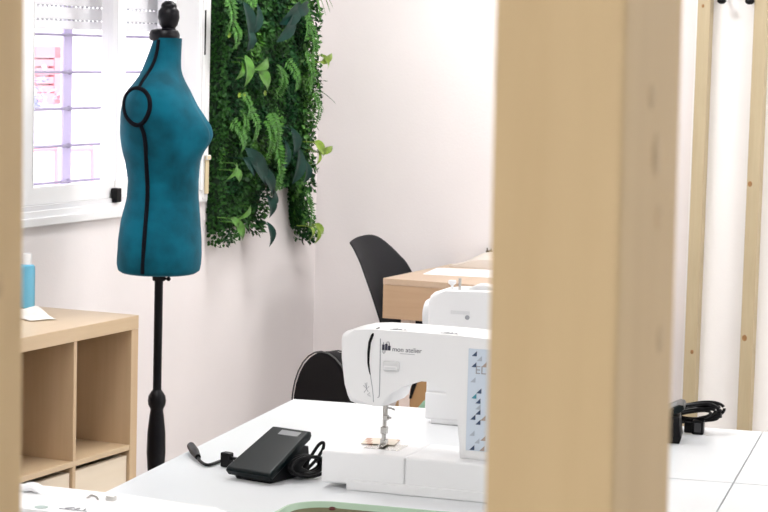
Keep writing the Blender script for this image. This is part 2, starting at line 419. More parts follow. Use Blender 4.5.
for j, (b0, b1) in enumerate(((.74, 1.12), (1.12, 1.68))):
    for i in range(3):
        table(b0, b1, -.637 * (i + 1), -.637 * i, [['white work table at the back carrying the coiled black cables', 'white work table in the middle behind the wooden post', 'white work table in front behind the wooden post'],
              ['white work table at the far right back corner', 'white work table at the right edge, middle row', 'white work table at the right edge, front row']][j][i])

# ------------------------------------------------------------------ sewing machines
def ribbon(mb, pts, w_, y, mi=0):
    mb.tube([(x, y, z) for x, z in pts], w_, 6, mi=mi)
TRI = [(.2844, .2767, 0), (.284, .2556, 0), (.3039, .257, 3), (.2829, .2266, 2), (.2955, .2063, 0), (.2859, .1959, 1), (.2942, .1869, 0), (.2948, .1657, 0), (.2852, .1553, 0),
       (.2954, .1465, 0), (.3051, .155, 3), (.2842, .1243, 2), (.3063, .1164, 3), (.285, .0972, 0), (.305, .097, 3), (.2945, .1755, 2), (.2945, .1105, 2), (.2945, .268, 2)]
def machine(label, loc, rotz, group):
    t = thing('sewing_machine', label, 'sewing machine', loc, rotz, group)
    b = MB().box(.1622, .400, 0, .162, .010, .073, .005, 3).box(.046, .385, -.004, .16, 0, .020, .003)
    base = b.build('base', MW, t)
    MB().box(-.007, .1620, 0, .162, .010, .073, .005, 3).build('accessory_box', MW, t)
    MB().box(.058, .130, .055, .118, .0722, .0740, .0006).build('needle_plate', STEEL, t)
    prof = [(.258, .070), (.2565, .120), (.2529, .160), (.2495, .180), (.243, .196), (.236, .207), (.224, .213), (.206, .2155), (.18, .2155), (.146, .2145), (.134, .2115), (.1265, .203), (.1215, .189),
            (.1175, .171), (.109, .1622), (.10, .1605), (.0844, .160), (.046, .161), (.034, .165), (.028, .176), (.024, .20), (.017, .25), (.0125, .283), (.0145, .294), (.023, .301), (.041, .3055), (.0762, .3085),
            (.15, .309), (.25, .308), (.36, .304), (.386, .300), (.396, .291), (.400, .275), (.400, .070)]
    MB().prism(prof, .035, .160, .011, 4).build('body', MW, t, sharp=50)
    mb = MB(); mb.tube([(.083, .06, .3088), (.0825, .048, .3075), (.081, .0385, .3035), (.078, .0352, .296), (.0735, .0345, .283), (.0718, .0345, .262), (.0718, .0345, .244), (.0745, .0345, .228), (.0765, .0345, .221)],
                      [.0020, .0023, .0027, .0030, .0028, .0026, .0022, .0014, .0009], 8)
    mb.build('thread_slot', BLK, t)
    mb = MB(); ribbon(mb, [(.0765, .222), (.0785, .21), (.0815, .195), (.0835, .18), (.0842, .168)], .0007, .0348)
    ribbon(mb, [(.0951, .292), (.0955, .26), (.0962, .21), (.096, .184), (.0952, .179), (.0925, .1775)], .0009, .0348)
    ribbon(mb, [(.0700, .205), (.0690, .193), (.0730, .187)], .0006, .0348); ribbon(mb, [(.0630, .199), (.0700, .193), (.0745, .198)], .0006, .0348)
    ribbon(mb, [(.0645, .185), (.0700, .193), (.0660, .204)], .0006, .0348); ribbon(mb, [(.072, .182), (.0775, .178), (.076, .186), (.072, .182)], .0006, .0348)
    mb.build('printed_line', MG, t)
    for x in (.125, .228):
        mb = MB()
        for dx in (-.012, 0, .012): mb.tube([(x + dx, .055, .3094 - .006 * max(0, (x - .2))), (x + dx * .6 + .004, .062, .3096 - .006 * max(0, (x - .2)))], .0008, 6)
        mb.tube([(x - .018, .052, .3092), (x + .018, .052, .3090)], .0006, 6)
        mb.build('thread_icon', MG, t)
    MB().box(.1024, .1357, .0275, .037, .2312, .2503, .004, 3).box(.105, .133, .0262, .030, .2335, .2420, .0025, 2, mi=1).build('reverse_lever', [MW2, MW], t)
    # maker's mark: dark bars with looping thread, then the lettering
    lg = MB()
    for x0, x1, z0, z1 in ((.0992, .1040, .2705, .2810), (.1052, .1100, .2705, .2825), (.1112, .1160, .2705, .2795)): lg.box(x0, x1, .0338, .0352, z0, z1)
    lg.tube([(.101, .0345, .2705), (.101, .0345, .266), (.103, .0345, .2638), (.105, .0345, .266), (.105, .0345, .2705)], .0005, 6)
    lg.tube([(.1075, .0345, .282), (.109, .0345, .2865), (.112, .0345, .287), (.1135, .0345, .2845), (.1135, .0345, .279)], .0005, 6)
    lg.tube([(.1015, .0345, .281), (.1015, .0345, .2855)], .0005, 6)
    lg.build('logo', INK, t)
    text('lettering', 'mon atelier', .0128, INK, t, (.1195, .0352, .2695))
    lg = MB(); lg.box(.135, .165, .0345, .0352, .2655, .2663); lg.build('small_print', MG, t)
    pn = MB().box(.2725, .386, .0332, .037, .0906, .2856, .0008).build('decorative_panel', PBLUE, t)
    mb = MB(); s_ = .0098
    for (x, z, mi) in TRI:
        mb.prism([(x - s_ / 2, z - s_ / 2), (x + s_ / 2, z - s_ / 2), (x + s_ / 2, z + s_ / 2)], .0324, .0336, mi=mi)
        if x < .2950:
            for k in (.042, .074): mb.prism([(x + k - s_ / 2, z - s_ / 2), (x + k + s_ / 2, z - s_ / 2), (x + k + s_ / 2, z + s_ / 2)], .0324, .0336, mi=(mi + 2) % 4)
    mb.build('triangle_print', [TN, TT, TG, TB], pn)
    text('lettering', 'EL', .022, MG, pn, (.2865, .0331, .2385))
    y = .085
    nb = MB().tube([(.094, y, .165), (.094, y, .128)], .0032, 10).box(.0895, .0985, y - .006, y + .006, .126, .136, .001).tube([(.0985, y, .131), (.104, y, .131)], .0025, 8).tube([(.094, y, .127), (.094, y, .076)], .0008, 6)
    nb.build('needle', STEEL, t)
    pf = MB().tube([(.088, y + .008, .165), (.088, y + .008, .100)], .0036, 10).box(.083, .095, y - .002, y + .012, .098, .112, .0015).box(.0865, .0925, y - .004, y + .008, .085, .099, .001)
    pf.box(.083, .0885, y - .02, y + .010, .0762, .079, .001).box(.0905, .096, y - .02, y + .010, .0762, .079, .001).box(.083, .096, y - .002, y + .010, .0765, .088, .001)
    pf.tube([(.088, y + .008, .150), (.102, y + .006, .149), (.110, y + .004, .147)], .002, 8)
    pf.build('presser_foot', STEEL, t)
    hw = MB().lathe([(.02, -.002), (.034, 0), (.037, .004), (.037, .018), (.034, .023), (.022, .026), (.02, .024), (.008, .024)], 40, mtx=Matrix.Translation((.400, .092, .24)) @ Matrix.Rotation(R(90), 4, 'Y'))
    hw.build('handwheel', MW2, t)
    mb = MB().box(.30, .345, .1595, .1612, .232 + .022, .232 + .030, .001)
    mb.build('back_vent', MW2, t)
    MB().lathe([(.0052, 0), (.0052, .002), (.003, .0026)], 16, mtx=Matrix.Translation((.305, .1600, .248)) @ Matrix.Rotation(R(-90), 4, 'X')).build('back_screw', MG, t)
    MB().lathe([(.003, 0), (.003, .010), (.0085, .014), (.0095, .020), (.008, .022)], 20, c=(.360, .105, .302)).build('bobbin_winder', CAPW, t)
    MB().tube([(.337, .120, .302), (.337, .120, .331)], .0034, 10).build('spool_pin', STEEL, t)
    return t
E_ROT = R(-19.03)
EYV = Vector((sin(R(19.03)), cos(R(19.03)), 0))
ma = machine('main white sewing machine in the middle, needle down on a fabric scrap', Vector((-.0935, 4.206, .75)) - EYV * .032, E_ROT, 'white sewing machines')
ex = Vector((cos(E_ROT), sin(E_ROT), 0)); ey = Vector((-sin(E_ROT), cos(E_ROT), 0))
rear = dup(ma, Vector((.543, 4.953, .75)) - ex * .012, E_ROT + pi, 'rear white sewing machine with its back turned, half hidden behind the main machine')
MB().prism([(.245, .300), (.262, .314), (.28, .319), (.30, .318), (.317, .310), (.325, .300)], .075, .115, .004).build('top_cover', MW2, rear)
frt = dup(ma, (-.583, 2.516, .75), E_ROT, 'cropped white sewing machine at the lower left corner, only its top showing')
for ch in list(frt.children):
    if ch.name.split('.')[0] in ('bobbin_winder', 'spool_pin'): bpy.data.objects.remove(ch)
MB().tube(smooth_path([(.115, .12, .302), (.123, .12, .310), (.139, .12, .3155), (.153, .12, .310), (.161, .12, .302)], 5), .008, 10, flat=.7).build('carrying_handle', CAPW, frt)
MB().box(.236, .247, .118, .128, .300, .314, .0015).tube([(.228, .118, .306), (.224, .12, .311), (.216, .122, .312), (.208, .12, .306)], .0014, 6).build('thread_guide', STEEL, frt)
MB().lathe([(.008, 0), (.008, .0008), (.007, .001)], 24, c=(.188, .050, .3085)).build('round_icon', mat('icon_green_grey', (.35, .45, .43), .5), frt)
# fabric scrap beneath the needle
sw = MB()
P = [[(x, yy, .0005 + .0012 * sin(40 * x + 3 * yy) ** 2) for x in [i * .0055 for i in range(13)]] for yy in [j * .0055 for j in range(12)]]
sw.grid(P, thick=.0015)
for f in sw.bm.faces: f.material_index = 1 if (int((f.calc_center_median().x + .2 * f.calc_center_median().y) / .0105) % 3 == 1) else 0
tag(sw.build('fabric_scrap', [FAB, FABS], loc=Vector((-.103, 4.209, .8255)) + ex * .053 + ey * .055, rotz=E_ROT + .15), 'small striped beige fabric scrap under the main machine needle', 'fabric')

# ------------------------------------------------------------------ foot pedals and cables
def coil(mb, c, rx, rz, n, r, ax, rot=0, jit=.006, spread=.03, seed=1):
    rd = random.Random(seed)
    ax = Vector(ax).normalized(); zz = Vector((0, 0, 1))
    pts = []
    N = 22 * n
    for i in range(N + 1):
        k = i / 22; t = 2 * pi * k
        j = noise.noise(Vector((k * .9, seed, 0))) * jit * 2
        off = ax.cross(zz) * ((k / n - .5) * spread + j)
        sc_ = 1 + .22 * noise.noise(Vector((math.floor(k) * 1.7, seed * 3.1, .5)))
        pts.append(Vector(c) + ax * (cos(t) * rx * sc_) + zz * (sin(t) * rz * sc_ + sin(rot) * cos(t) * rx) + off)
    mb.tube(pts, r, 8)
def pedal(label, loc, rotz, group):
    t = thing('foot_pedal', label, 'foot pedal', loc, rotz, group)
    MB().prism([(.004, 0), (.128, 0), (.132, .012), (.126, .058), (.112, .060), (.0, .014), (0, .004)], .010, .098, .004, axis='x').build('pedal_base', BLK, t)
    tp = MB().prism([(-.006, .008), (.128, .070), (.137, .076), (.134, .085), (.124, .0865), (-.008, .025), (-.014, .017)], 0, .110, .005, axis='x')
    for v in tp.bm.verts: v.co.x = .052 + (v.co.x - .055) * (1 - .17 * v.co.y / .135)
    tp = tp.build('tread_plate', BLKG, t)
    MB().prism([(.104, .0772), (.118, .0837), (.118, .0843), (.104, .0779)], .036, .084, 0, axis='x').build('maker_plate', SILVER, tp)
    mb = MB(); coil(mb, (.117, .090, .026), .042, .018, 5, .0034, (.3, 1, 0), .0, seed=2, spread=.03)
    mb.tube(smooth_path([(.110, .092, .02), (.118, .108, .045), (.124, .122, .064), (.131, .128, .068), (.134, .122, .056), (.128, .108, .036), (.118, .092, .018)], 6), .0034, 8)
    mb.build('wound_cord', BLK, t)
    return t
pd = pedal('black foot pedal with silver plate on the white table', (-.290, 4.247, .75), R(-34), 'foot pedals')
ld = MB(); base_i = pd.matrix_basis.inverted() if False else (Matrix.Translation(pd.location) @ Matrix.Rotation(R(-34), 4, 'Z')).inverted()
def loc_(p): return base_i @ Vector(p)
q = [onz(229, 461, .757), onz(221, 461, .7545), onz(208, 465, .7545), onz(200, 461, .756), onz(197, 455, .760)]
ld.tube(smooth_path([loc_(p) for p in q], 6), .0034, 8); ld.build('lead', BLK, pd)
c1 = loc_(onz(225.5, 467, .75)); MB().box(c1.x - .010, c1.x + .012, c1.y - .006, c1.y + .012, 0, .030, .003).box(c1.x + .008, c1.x + .03, c1.y, c1.y + .008, .016, .022, .001).build('cord_clip', BLK, pd)
p1 = onz(198, 457, .760); p2 = onz(191, 446, .765)
MB().tube([loc_(p1), loc_(p1.lerp(p2, .35)), loc_(p1.lerp(p2, .5)), loc_(p1.lerp(p2, 1.0))], [.006, .0085, .0095, .0085], 12).tube([loc_(p1.lerp(p2, 1.0)), loc_(p1.lerp(p2, 1.12))], .005, 10).build('plug', BLK, pd)
# second pedal behind the post
pd2 = dup(pd, (0, 0, 0), 0, 'black foot pedal mostly hidden behind the wooden post at right')
for ch in list(pd2.children):
    if ch.name.split('.')[0] in ('lead', 'plug', 'cord_clip', 'wound_cord'):
        for g2 in list(ch.children): bpy.data.objects.remove(g2)
        bpy.data.objects.remove(ch)
pr = R(-100); pc = onz(682, 446, .75)
pd2.rotation_euler = (0, 0, pr)
pd2.location = pc - Vector((cos(pr) * .12 - sin(pr) * .135, sin(pr) * .12 + cos(pr) * .135, 0))
# cable bundle
cb_o = onz(697, 434.5, .75)
cb = thing('coiled_cable', 'coiled black power cables with a plug on the table beside the wooden post', 'cable', cb_o, -TY)
mb = MB()
for i in range(7):
    k = .78 + .06 * i
    pts = []
    for j in range(40):
        a = 2 * pi * j / 39 * .97 + .3
        pts.append((-.012 + cos(a) * .050 * k + .006 * (i % 3), .035 + (i - 3) * .007 + .004 * sin(3 * a + i), .040 + sin(a) * .019 * (.5 + .11 * i) + cos(a) * .008 + .003 * ((i * 7) % 3)))
    mb.tube(pts, .0036, 8)
mb.tube(smooth_path([(-.09, .03, .045), (-.05, .02, .056), (0, .02, .066), (.030, .024, .066), (.044, .03, .05), (.040, .03, .034), (.015, .03, .028)], 6), .0036, 8)
mb.tube([(.0, .03, .030), (.035, .028, .040), (.050, .026, .043)], .006, 8)
mb.build('cable', BLK, cb)
MB().box(-.012, .014, -.004, .022, 0, .032, .003).box(-.03, -.010, .0, .016, .002, .026, .003).build('plug', BLK, cb)
MB().box(-.006, .008, -.0052, -.003, .006, .026).build('plug_face', mat('charcoal', (.03, .03, .034), .3), cb)

# mint tray at the bottom edge
tr_rot = R(-17)
tx = Vector((cos(tr_rot), sin(tr_rot), 0)); ty_ = Vector((-sin(tr_rot), cos(tr_rot), 0))
tray_c = onz(330, 503.5, .79) + tx * .115 - ty_ * .13
tray = thing('sorting_tray', 'mint green rounded tray at the bottom edge of the table', 'tray', (tray_c.x, tray_c.y, .75), tr_rot)
def rrect(hx, hy, r, n=10):
    o = []
    for (cx, cy, a0) in ((hx - r, hy - r, 0), (-hx + r, hy - r, 90), (-hx + r, -hy + r, 180), (hx - r, -hy + r, 270)):
        for k in range(n + 1):
            a = R(a0 + 90 * k / n); o.append((cx + r * cos(a), cy + r * sin(a)))
    return o
mb = MB()
secs = [(.150, .110, .05, 0), (.162, .122, .06, .006), (.172, .132, .07, .034), (.177, .137, .075, .040), (.1765, .1365, .0745, .043), (.172, .132, .070, .043), (.169, .129, .067, .036), (.152, .112, .05, .008), (.148, .108, .046, .005)]
rings = [[mb.bm.verts.new((x, y, z)) for x, y in rrect(hx, hy, r)] for hx, hy, r, z in secs]
n = len(rings[0])
for a, b_ in zip(rings, rings[1:]):
    for i in range(n): mb.bm.faces.new((a[i], a[(i + 1) % n], b_[(i + 1) % n], b_[i]))
mb.bm.faces.new(rings[0][::-1]); mb.bm.faces.new(rings[-1])
mb.build('tray_body', MINT, tray)
mb = MB(); r0 = [mb.bm.verts.new((x, y, .030)) for x, y in rrect(.1655, .1255, .063)]; r1 = [mb.bm.verts.new((x, y, .0335)) for x, y in rrect(.166, .126, .0635)]; r2 = [mb.bm.verts.new((x, y, .008)) for x, y in rrect(.140, .100, .045)]
r3 = [mb.bm.verts.new((x, y, .0095)) for x, y in rrect(.139, .099, .044)]
for a, b_ in ((r0, r1), (r2, r0), (r1, r3)):
    for i in range(n): mb.bm.faces.new((a[i], a[(i + 1) % n], b_[(i + 1) % n], b_[i]))
mb.bm.faces.new(r2[::-1]); mb.bm.faces.new(r3)
mb.build('felt_lining', mat('olive_felt', (.17, .16, .09), .95, bump=.3, bscale=300), tray)
pc_ = onz(334, 511, .775)
pcu = thing('pin_cushion', 'dark red pin cushion lying in the mint tray', 'pin cushion', (pc_.x, pc_.y, .7597), 0)
MB().lathe([(.006, 0), (.016, .002), (.021, .012), (.018, .022), (.009, .027), (.002, .026)], 24).build('cushion', DRED, pcu)

# ------------------------------------------------------------------ dress form
def dz(y): return .901 + (273 - y) * .003009
def dx_(p): return (p - 159) * .003005
SIL = [(38, 150.5, 178, .050), (48, 147, 177.7, .052), (60, 142.8, 177.4, .062), (68, 139.7, 177.6, .078), (75, 137, 179.3, .105), (83, 132.5, 183, .138), (90, 127.5, 187, .158), (99, 123.5, 191, .172), (112, 121, 196, .178), (126, 120.5, 200, .176),
       (135, 120.5, 201, .172), (144, 121.7, 201, .167), (153, 123.5, 199.5, .160), (162, 126, 198, .150), (180, 129, 197, .132), (198, 128, 197.5, .130), (220, 122.5, 199.5, .150), (240, 118.3, 201, .166), (255, 117.2, 201.3, .172), (264, 117, 200.8, .170), (270, 118.5, 199.5, .166)]
def sect(y):
    l_, r_, h = interp(SIL, y); l_ -= 2.2 * sm(70, 95, y) * (1 - sm(215, 250, y)); return (dx_(l_) + dx_(r_)) / 2, (dx_(r_) - dx_(l_)) / 2, h
NEXP = 2.25
def surf(phi, y):
    cx, rx, h = sect(y)
    c, s_ = cos(phi), sin(phi)
    x = cx + rx * math.copysign(abs(c) ** (2 / NEXP), c); yy = h * math.copysign(abs(s_) ** (2 / NEXP), s_)
    if c > 0:
        x += c * .036 * math.exp(-((abs(yy) - .078) / .05) ** 2) * math.exp(-((y - 133) / (17 if y > 133 else 22)) ** 2)
    return Vector((x, yy, dz(y)))
mp_ = onpl(159, 273, (0, 6.6, 0), Vector((0, 1, 0)))
man = thing('dress_form', 'teal velvet dress form on a black turned stand in front of the window', 'dress form', (mp_.x, 6.6, 0), R(1))
mb = MB(); rows = []
ys = [38 + (269.5 - 38) * i / 90 for i in range(91)]
NP = 72
rr = [[mb.bm.verts.new(surf(2 * pi * k / NP, y)) for k in range(NP)] for y in ys]
for a, b_ in zip(rr, rr[1:]):
    for k in range(NP): mb.bm.faces.new((a[k], b_[k], b_[(k + 1) % NP], a[(k + 1) % NP]))
low = [mb.bm.verts.new((surf(2 * pi * k / NP, 270).x * .93, surf(2 * pi * k / NP, 270).y * .93, dz(271.5))) for k in range(NP)]
for k in range(NP): mb.bm.faces.new((rr[-1][k], low[k], low[(k + 1) % NP], rr[-1][(k + 1) % NP]))
mb.bm.faces.new(low[::-1]); mb.bm.faces.new(rr[0])
body = mb.build('torso', TEAL, man, sharp=60)
def side_y(x, y):
    cx, rx, h = sect(y); q_ = min(.995, abs((x - cx) / rx)); return h * (1 - q_ ** NEXP) ** (1 / NEXP)
def on_side(px, y, sgn, off=.001): x = dx_(px); return Vector((x, sgn * (side_y(x, y) + off), dz(y)))
for sgn in (-1, 1):
    ring = []
    for k in range(40):
        a = 2 * pi * k / 40
        px = 138.8 + 13.6 * cos(a) * (1 - .12 * sin(a)); yy = 105.5 + 17.8 * sin(a)
        if sin(a) > .6: px += 3 * (sin(a) - .6)
        ring.append(on_side(px, yy, sgn))
    MB().tube(ring, .0068, 8, closed=True).build('armhole_tape', TAPE, man)
    pts = smooth_path([on_side(px, y, sgn) for px, y in ((143.5, 123), (147, 132), (148.6, 145), (149.2, 165), (150, 190), (149.4, 215), (148.4, 240), (147.5, 269))], 6)
    MB().tube(pts, .0064, 8).build('side_tape', TAPE, man)
    pts = smooth_path([on_side(px, y, sgn, .0015) for px, y in ((140, 88), (143.5, 80), (149, 70), (153, 60), (155, 50), (156, 40))], 6)
    MB().tube(pts, .0056, 8).build('shoulder_tape', TAPE, man)
MB().lathe([(.041, dz(41)), (.0455, dz(39)), (.046, dz(34)), (.040, dz(30.5)), (.024, dz(29))], 40, c=(dx_(160.5), 0, 0)).build('neck_cap', BLKW, man)
MB().lathe([(.024, dz(30.5)), (.020, dz(28)), (.027, dz(25)), (.0325, dz(18)), (.031, dz(11.5)), (.023, dz(8)), (.024, dz(6.5)), (.021, dz(4)), (.011, dz(1.5)), (.002, dz(1))], 40, c=(dx_(164.5), 0, 0)).build('neck_finial', BLKW, man)
st = MB().lathe([(.013, dz(392)), (.013, dz(274)), (.010, dz(273))], 24); st.build('pole', BLKW, man)
MB().lathe([(.018, dz(281)), (.02, dz(280)), (.02, dz(276)), (.016, dz(275))], 20).tube([(.0, 0, dz(278)), (.028, -.01, dz(278.5))], .004, 8).ball((.030, -.0105, dz(278.5)), .007, seg=10).build('height_screw', BLKW, man)
MB().lathe([(.002, .12), (.018, .125), (.022, .16), (.024, .25), (.022, dz(486)), (.026, dz(470)), (.029, dz(455)), (.0275, dz(435)), (.022, dz(418)), (.0195, dz(413)), (.020, dz(411)), (.026, dz(407)), (.028, dz(403)), (.026, dz(398)), (.019, dz(394)), (.014, dz(392)), (.013, dz(391))], 36).build('turned_column', BLKW, man)
for k in range(3):
    a = R(40 + 120 * k); d = Vector((cos(a), sin(a), 0))
    pts = smooth_path([d * .015 + Vector((0, 0, .20)), d * .08 + Vector((0, 0, .20)), d * .16 + Vector((0, 0, .12)), d * .22 + Vector((0, 0, .045)), d * .26 + Vector((0, 0, .016))], 5)
    MB().tube(pts, [.017] * (len(pts) - 4) + [.016, .015, .014, .0155], 12).build('leg', BLKW, man)

# ------------------------------------------------------------------ cube shelf
SH = W(5.5246, -3.2504, 0)
shelf = thing('cube_shelf', 'light oak cube shelf unit below the window', 'shelf', SH, -WY)
D = .39; TS = .0385; n = 4; CW = .2925; TD = .0160
L = 2 * TS + n * CW + (n - 1) * TD
MB().box(-D, 0, -L, 0, .800 - .040, .800, .0012, 1).build('top_panel', OAKH, shelf)
MB().box(-D, 0, -L, 0, 0, .038, .0012, 1).build('bottom_panel', OAKH, shelf)
for y in (0, -L + TS): MB().box(-D, -.0006, y - TS, y, .038, .760, .0012, 1).build('side_panel', OAK, shelf)
MB().box(-D, -.002, -L + TS, -TS, .406, .422, .0008, 1).build('middle_shelf', OAKH, shelf)
cells = []
for i in range(n):
    y1 = -TS - i * (CW + TD); cells.append((y1 - CW, y1))
    if i < n - 1:
        MB().box(-D, -.002, y1 - CW - TD, y1 - CW, .422, .760, .0008, 1).box(-D, -.002, y1 - CW - TD, y1 - CW, .038, .406, .0008, 1).build('divider', OAK, shelf)
bl = ['pale birch box in the lower right cell of the oak shelf', 'pale birch box in the second lower cell of the oak shelf', 'pale birch box in the third lower cell of the oak shelf', 'pale birch box in the leftmost lower cell of the oak shelf']
for i, (y0, y1) in enumerate(cells):
    bx = thing('storage_box', bl[i], 'box', SH + M * -.010 + U * ((y0 + y1) / 2) + Vector((0, 0, .038)), -WY, 'storage boxes in the oak shelf')
    h = CW / 2 - .003; H = .352
    MB().box(-.016, 0, -h, h, 0, H, .0015).build('front_panel', BIRCH, bx)
    MB().box(-.36, -.016, -h, -h + .012, 0, H).box(-.36, -.016, h - .012, h, 0, H).box(-.36, -.348, -h + .012, h - .012, 0, H).box(-.348, -.016, -h + .012, h - .012, 0, .012).build('box_body', BIRCH, bx)
# things on the shelf
bp = onz(26.5, 308, .80)
bot = thing('gel_bottle', 'blue gel bottle with a white cap on the oak shelf', 'bottle', (bp.x, bp.y, .80), 0)
MB().lathe([(.018, 0), (.0235, .003), (.0245, .008), (.0245, .118), (.0235, .126), (.019, .130), (.012, .131)], 36).build('bottle', BLUEL, bot)
MB().lathe([(.0145, .1305), (.0145, .160), (.0125, .163), (.004, .1635)], 28).build('cap', CAPW, bot)
cp = onz(40, 318, .80)
cl = MB()
P = []
for j in range(22):
    row = []
    for i in range(26):
        x = (i / 25 - .5) * .125; y = (j / 21 - .5) * .085
        e = min(1, 4 * min(i / 25, 1 - i / 25)) ** .5 * min(1, 4 * min(j / 21, 1 - j / 21)) ** .5
        z = .003 + e * (.010 + .017 * max(0, sin(26 * x + 2.2)) + .006 * sin(60 * y + 30 * x) + .008 * noise.noise(Vector((x * 30, y * 30, 2))))
        row.append((x + .01 * noise.noise(Vector((y * 20, 0, 1))), y + .01 * noise.noise(Vector((x * 20, 3, 1))), max(.0015, z)))
    P.append(row)
cl.grid(P, thick=.0015)
tag(cl.build('crumpled_cloth', CLOTH, loc=(cp.x - .02, cp.y - .01, .8005), rotz=R(-52)), 'crumpled white cloth on the oak shelf beside the blue bottle', 'cloth')

# ------------------------------------------------------------------ vertical garden
GA = M0
gd = thing('vertical_garden', 'lush artificial plant wall panel hanging beside the window', 'plant wall', W(6.69, M0, 0), -WY)
G_U0 = 6.69
BOT = [(6.69, .885), (6.72, .885), (6.77, .905), (6.83, .915), (6.90, .93), (6.98, .92), (7.02, .955), (7.06, 1.0), (7.10, 1.06), (7.18, 1.09), (7.26, 1.075), (7.285, 1.0), (7.31, .90), (7.34, .87), (7.40, .86), (7.44, .89)]
GTOP = 2.1
def ginside(u, z):
    if u < 6.69 or z > GTOP: return False
    if u > 7.425 + .022 * sin(9 * z + 1) + .012 * sin(23 * z): return False
    return z > interp(BOT, u)[0]
def gl(u, m, z): return Vector((m - M0, u - G_U0, z))      # garden-local
mb = MB()
pts = [(u - G_U0, z) for u, z in ((6.69, .94), (7.0, .965), (7.05, 1.07), (7.10, 1.11), (7.27, 1.12), (7.32, 1.09), (7.335, .93), (7.40, .92), (7.41, GTOP), (6.69, GTOP))]
mb.prism(pts, .002, .028, axis='x').build('backing_panel', LBACK, gd)
def leaflet(mb, c, d, nrm, L_, w_, mi=0):
    s_ = d.cross(nrm).normalized() * w_; b_ = c + d * L_ * .45 - nrm * w_ * .4
    a = mb.bm.verts.new(c); t = mb.bm.verts.new(c + d * L_); l_ = mb.bm.verts.new(b_ + s_ + nrm * w_ * .4); r_ = mb.bm.verts.new(b_ - s_ + nrm * w_ * .4); m_ = mb.bm.verts.new(b_)
    for q_ in ((a, l_, m_), (l_, t, m_), (a, m_, r_), (m_, t, r_)):
        f = mb.bm.faces.new(q_); f.material_index = mi
bw = MB(); cnt = 0
while cnt < 11000:
    u = random.uniform(6.69, 7.47); z = random.uniform(.84, 2.1)
    if not ginside(u, z): continue
    cl_ = noise.noise(Vector((u * 7, z * 7, 5))); 
    dep = .028 + .05 * (.5 + .5 * noise.noise(Vector((u * 13, z * 13, 1)))) * random.uniform(.5, 1.15)
    d = Vector((random.uniform(.1, .9), random.gauss(0, .6), random.gauss(-.25, .6))).normalized()
    nrm = Vector((1, random.gauss(0, .5), random.gauss(.3, .5))).normalized()
    big = 1.35 if noise.noise(Vector((u * 5, z * 5, 9))) > .15 else 1
    leaflet(bw, gl(u, M0 + dep, z), d, nrm, random.uniform(.013, .022) * big, random.uniform(.0045, .007) * big, 1 if cl_ > .26 else (2 if cl_ < -.12 else 0)); cnt += 1
for i in range(2600):
    u = random.uniform(7.28, 7.46); z = random.uniform(.85, 2.1)
    if not ginside(u, z): continue
    d = Vector((random.uniform(-.1, .9), random.gauss(.1, .6), random.gauss(-.25, .6))).normalized()
    leaflet(bw, gl(u, M0 + random.uniform(.012, .07), z), d, Vector((1, random.gauss(0, .5), random.gauss(.3, .5))).normalized(), random.uniform(.015, .024), random.uniform(.006, .009), random.choice((0, 0, 1, 2)))
for i in range(700):
    t_ = random.random(); u, z = (7.315 + .018 * (1 - t_), .92 + .19 * t_) if i % 2 else (7.05 + .27 * t_, 1.10)
    leaflet(bw, gl(u, M0 + random.uniform(.004, .06), z + random.uniform(-.01, .03)), Vector((random.uniform(-.1, .5), -random.uniform(-.2, .8), random.gauss(-.5, .5))).normalized(), Vector((.5, -.8, .3)).normalized(), .019, .0075, random.choice((0, 0, 2)))
# side rim leaves toward the room
for i in range(900):
    z = random.uniform(.9, 2.1)
    leaflet(bw, gl(6.69, M0 + random.uniform(.004, .07), z), Vector((random.uniform(-.2, .5), -random.uniform(.2, .7), random.gauss(-.2, .5))).normalized(), Vector((.3, -1, .3)).normalized(), .016, .006, 0)
tag(bw.build('small_leaf_foliage', [L1, L2, L3], gd, norm=False), kind='stuff')
def gpx(x, y, m=.085): p = onpl(x, y, W(0, M0 + m, 0), M); return gl(p.dot(U), M0 + m, p.z)
def big_leaf(name, a, b, w_, m, bend=.015, heart=.35, lift=.02, label=None):
    a = Vector(a); b = Vector(b); d = b - a; L_ = d.length; dn = d.normalized(); s_ = dn.cross(Vector((1, 0, 0))).normalized()
    N_ = 11; P = []
    for i in range(N_):
        t = i / (N_ - 1)
        wd = w_ * (sin(pi * min(1, t ** (.62 if heart > .2 else .9))) ** .85) * (1 if t < 1 else 0)
        row = []
        for k in range(-3, 4):
            q_ = k / 3
            row.append(a + d * t + s_ * wd * q_ + Vector((lift + bend * sin(pi * t) + .25 * wd * abs(q_), 0, 0)) - dn * (heart * w_ * abs(q_) * (1 - t) ** 2))
        P.append(row)
    mb = MB(); mb.grid(P); mb.tube([a + Vector((-.035, 0, 0)), a + Vector((lift * .5, 0, 0)), a + d * .15 + Vector((lift + .006, 0, 0))], .0018, 6)
    return mb.build(name, m, gd, sharp=60)
PO = [((240, 58), (239, 87), .026), ((236, 62), (230, 80), .014), ((262, 60), (248, 70), .016), ((254, 72), (262, 91), .022), ((228, 170), (233, 184), .016), ((231, 163), (221, 180), .010),
      ((229, 222), (237, 241), .018), ((245, 206), (231, 220), .010), ((226, 218), (231, 230), .012)]
for a, b_, w_ in PO: big_leaf('pothos_leaf', gpx(*a), gpx(*b_), w_ * 1.25, LP)
DK = [((238, 2), (243, 40), .030), ((252, 4), (246, 36), .024), ((243, 28), (241, 52), .026), ((296, 4), (274, 24), .030), ((290, 14), (271, 42), .026), ((304, 4), (284, 14), .022), ((240, 148), (262, 186), .032), ((238, 158), (250, 176), .024), ((255, 168), (268, 196), .026),
      ((286, 128), (288, 158), .030), ((294, 148), (287, 184), .034), ((280, 140), (276, 172), .022), ((300, 160), (298, 184), .024), ((262, 222), (264, 247), .021), ((262, 196), (264, 218), .026), ((270, 190), (262, 205), .02)]
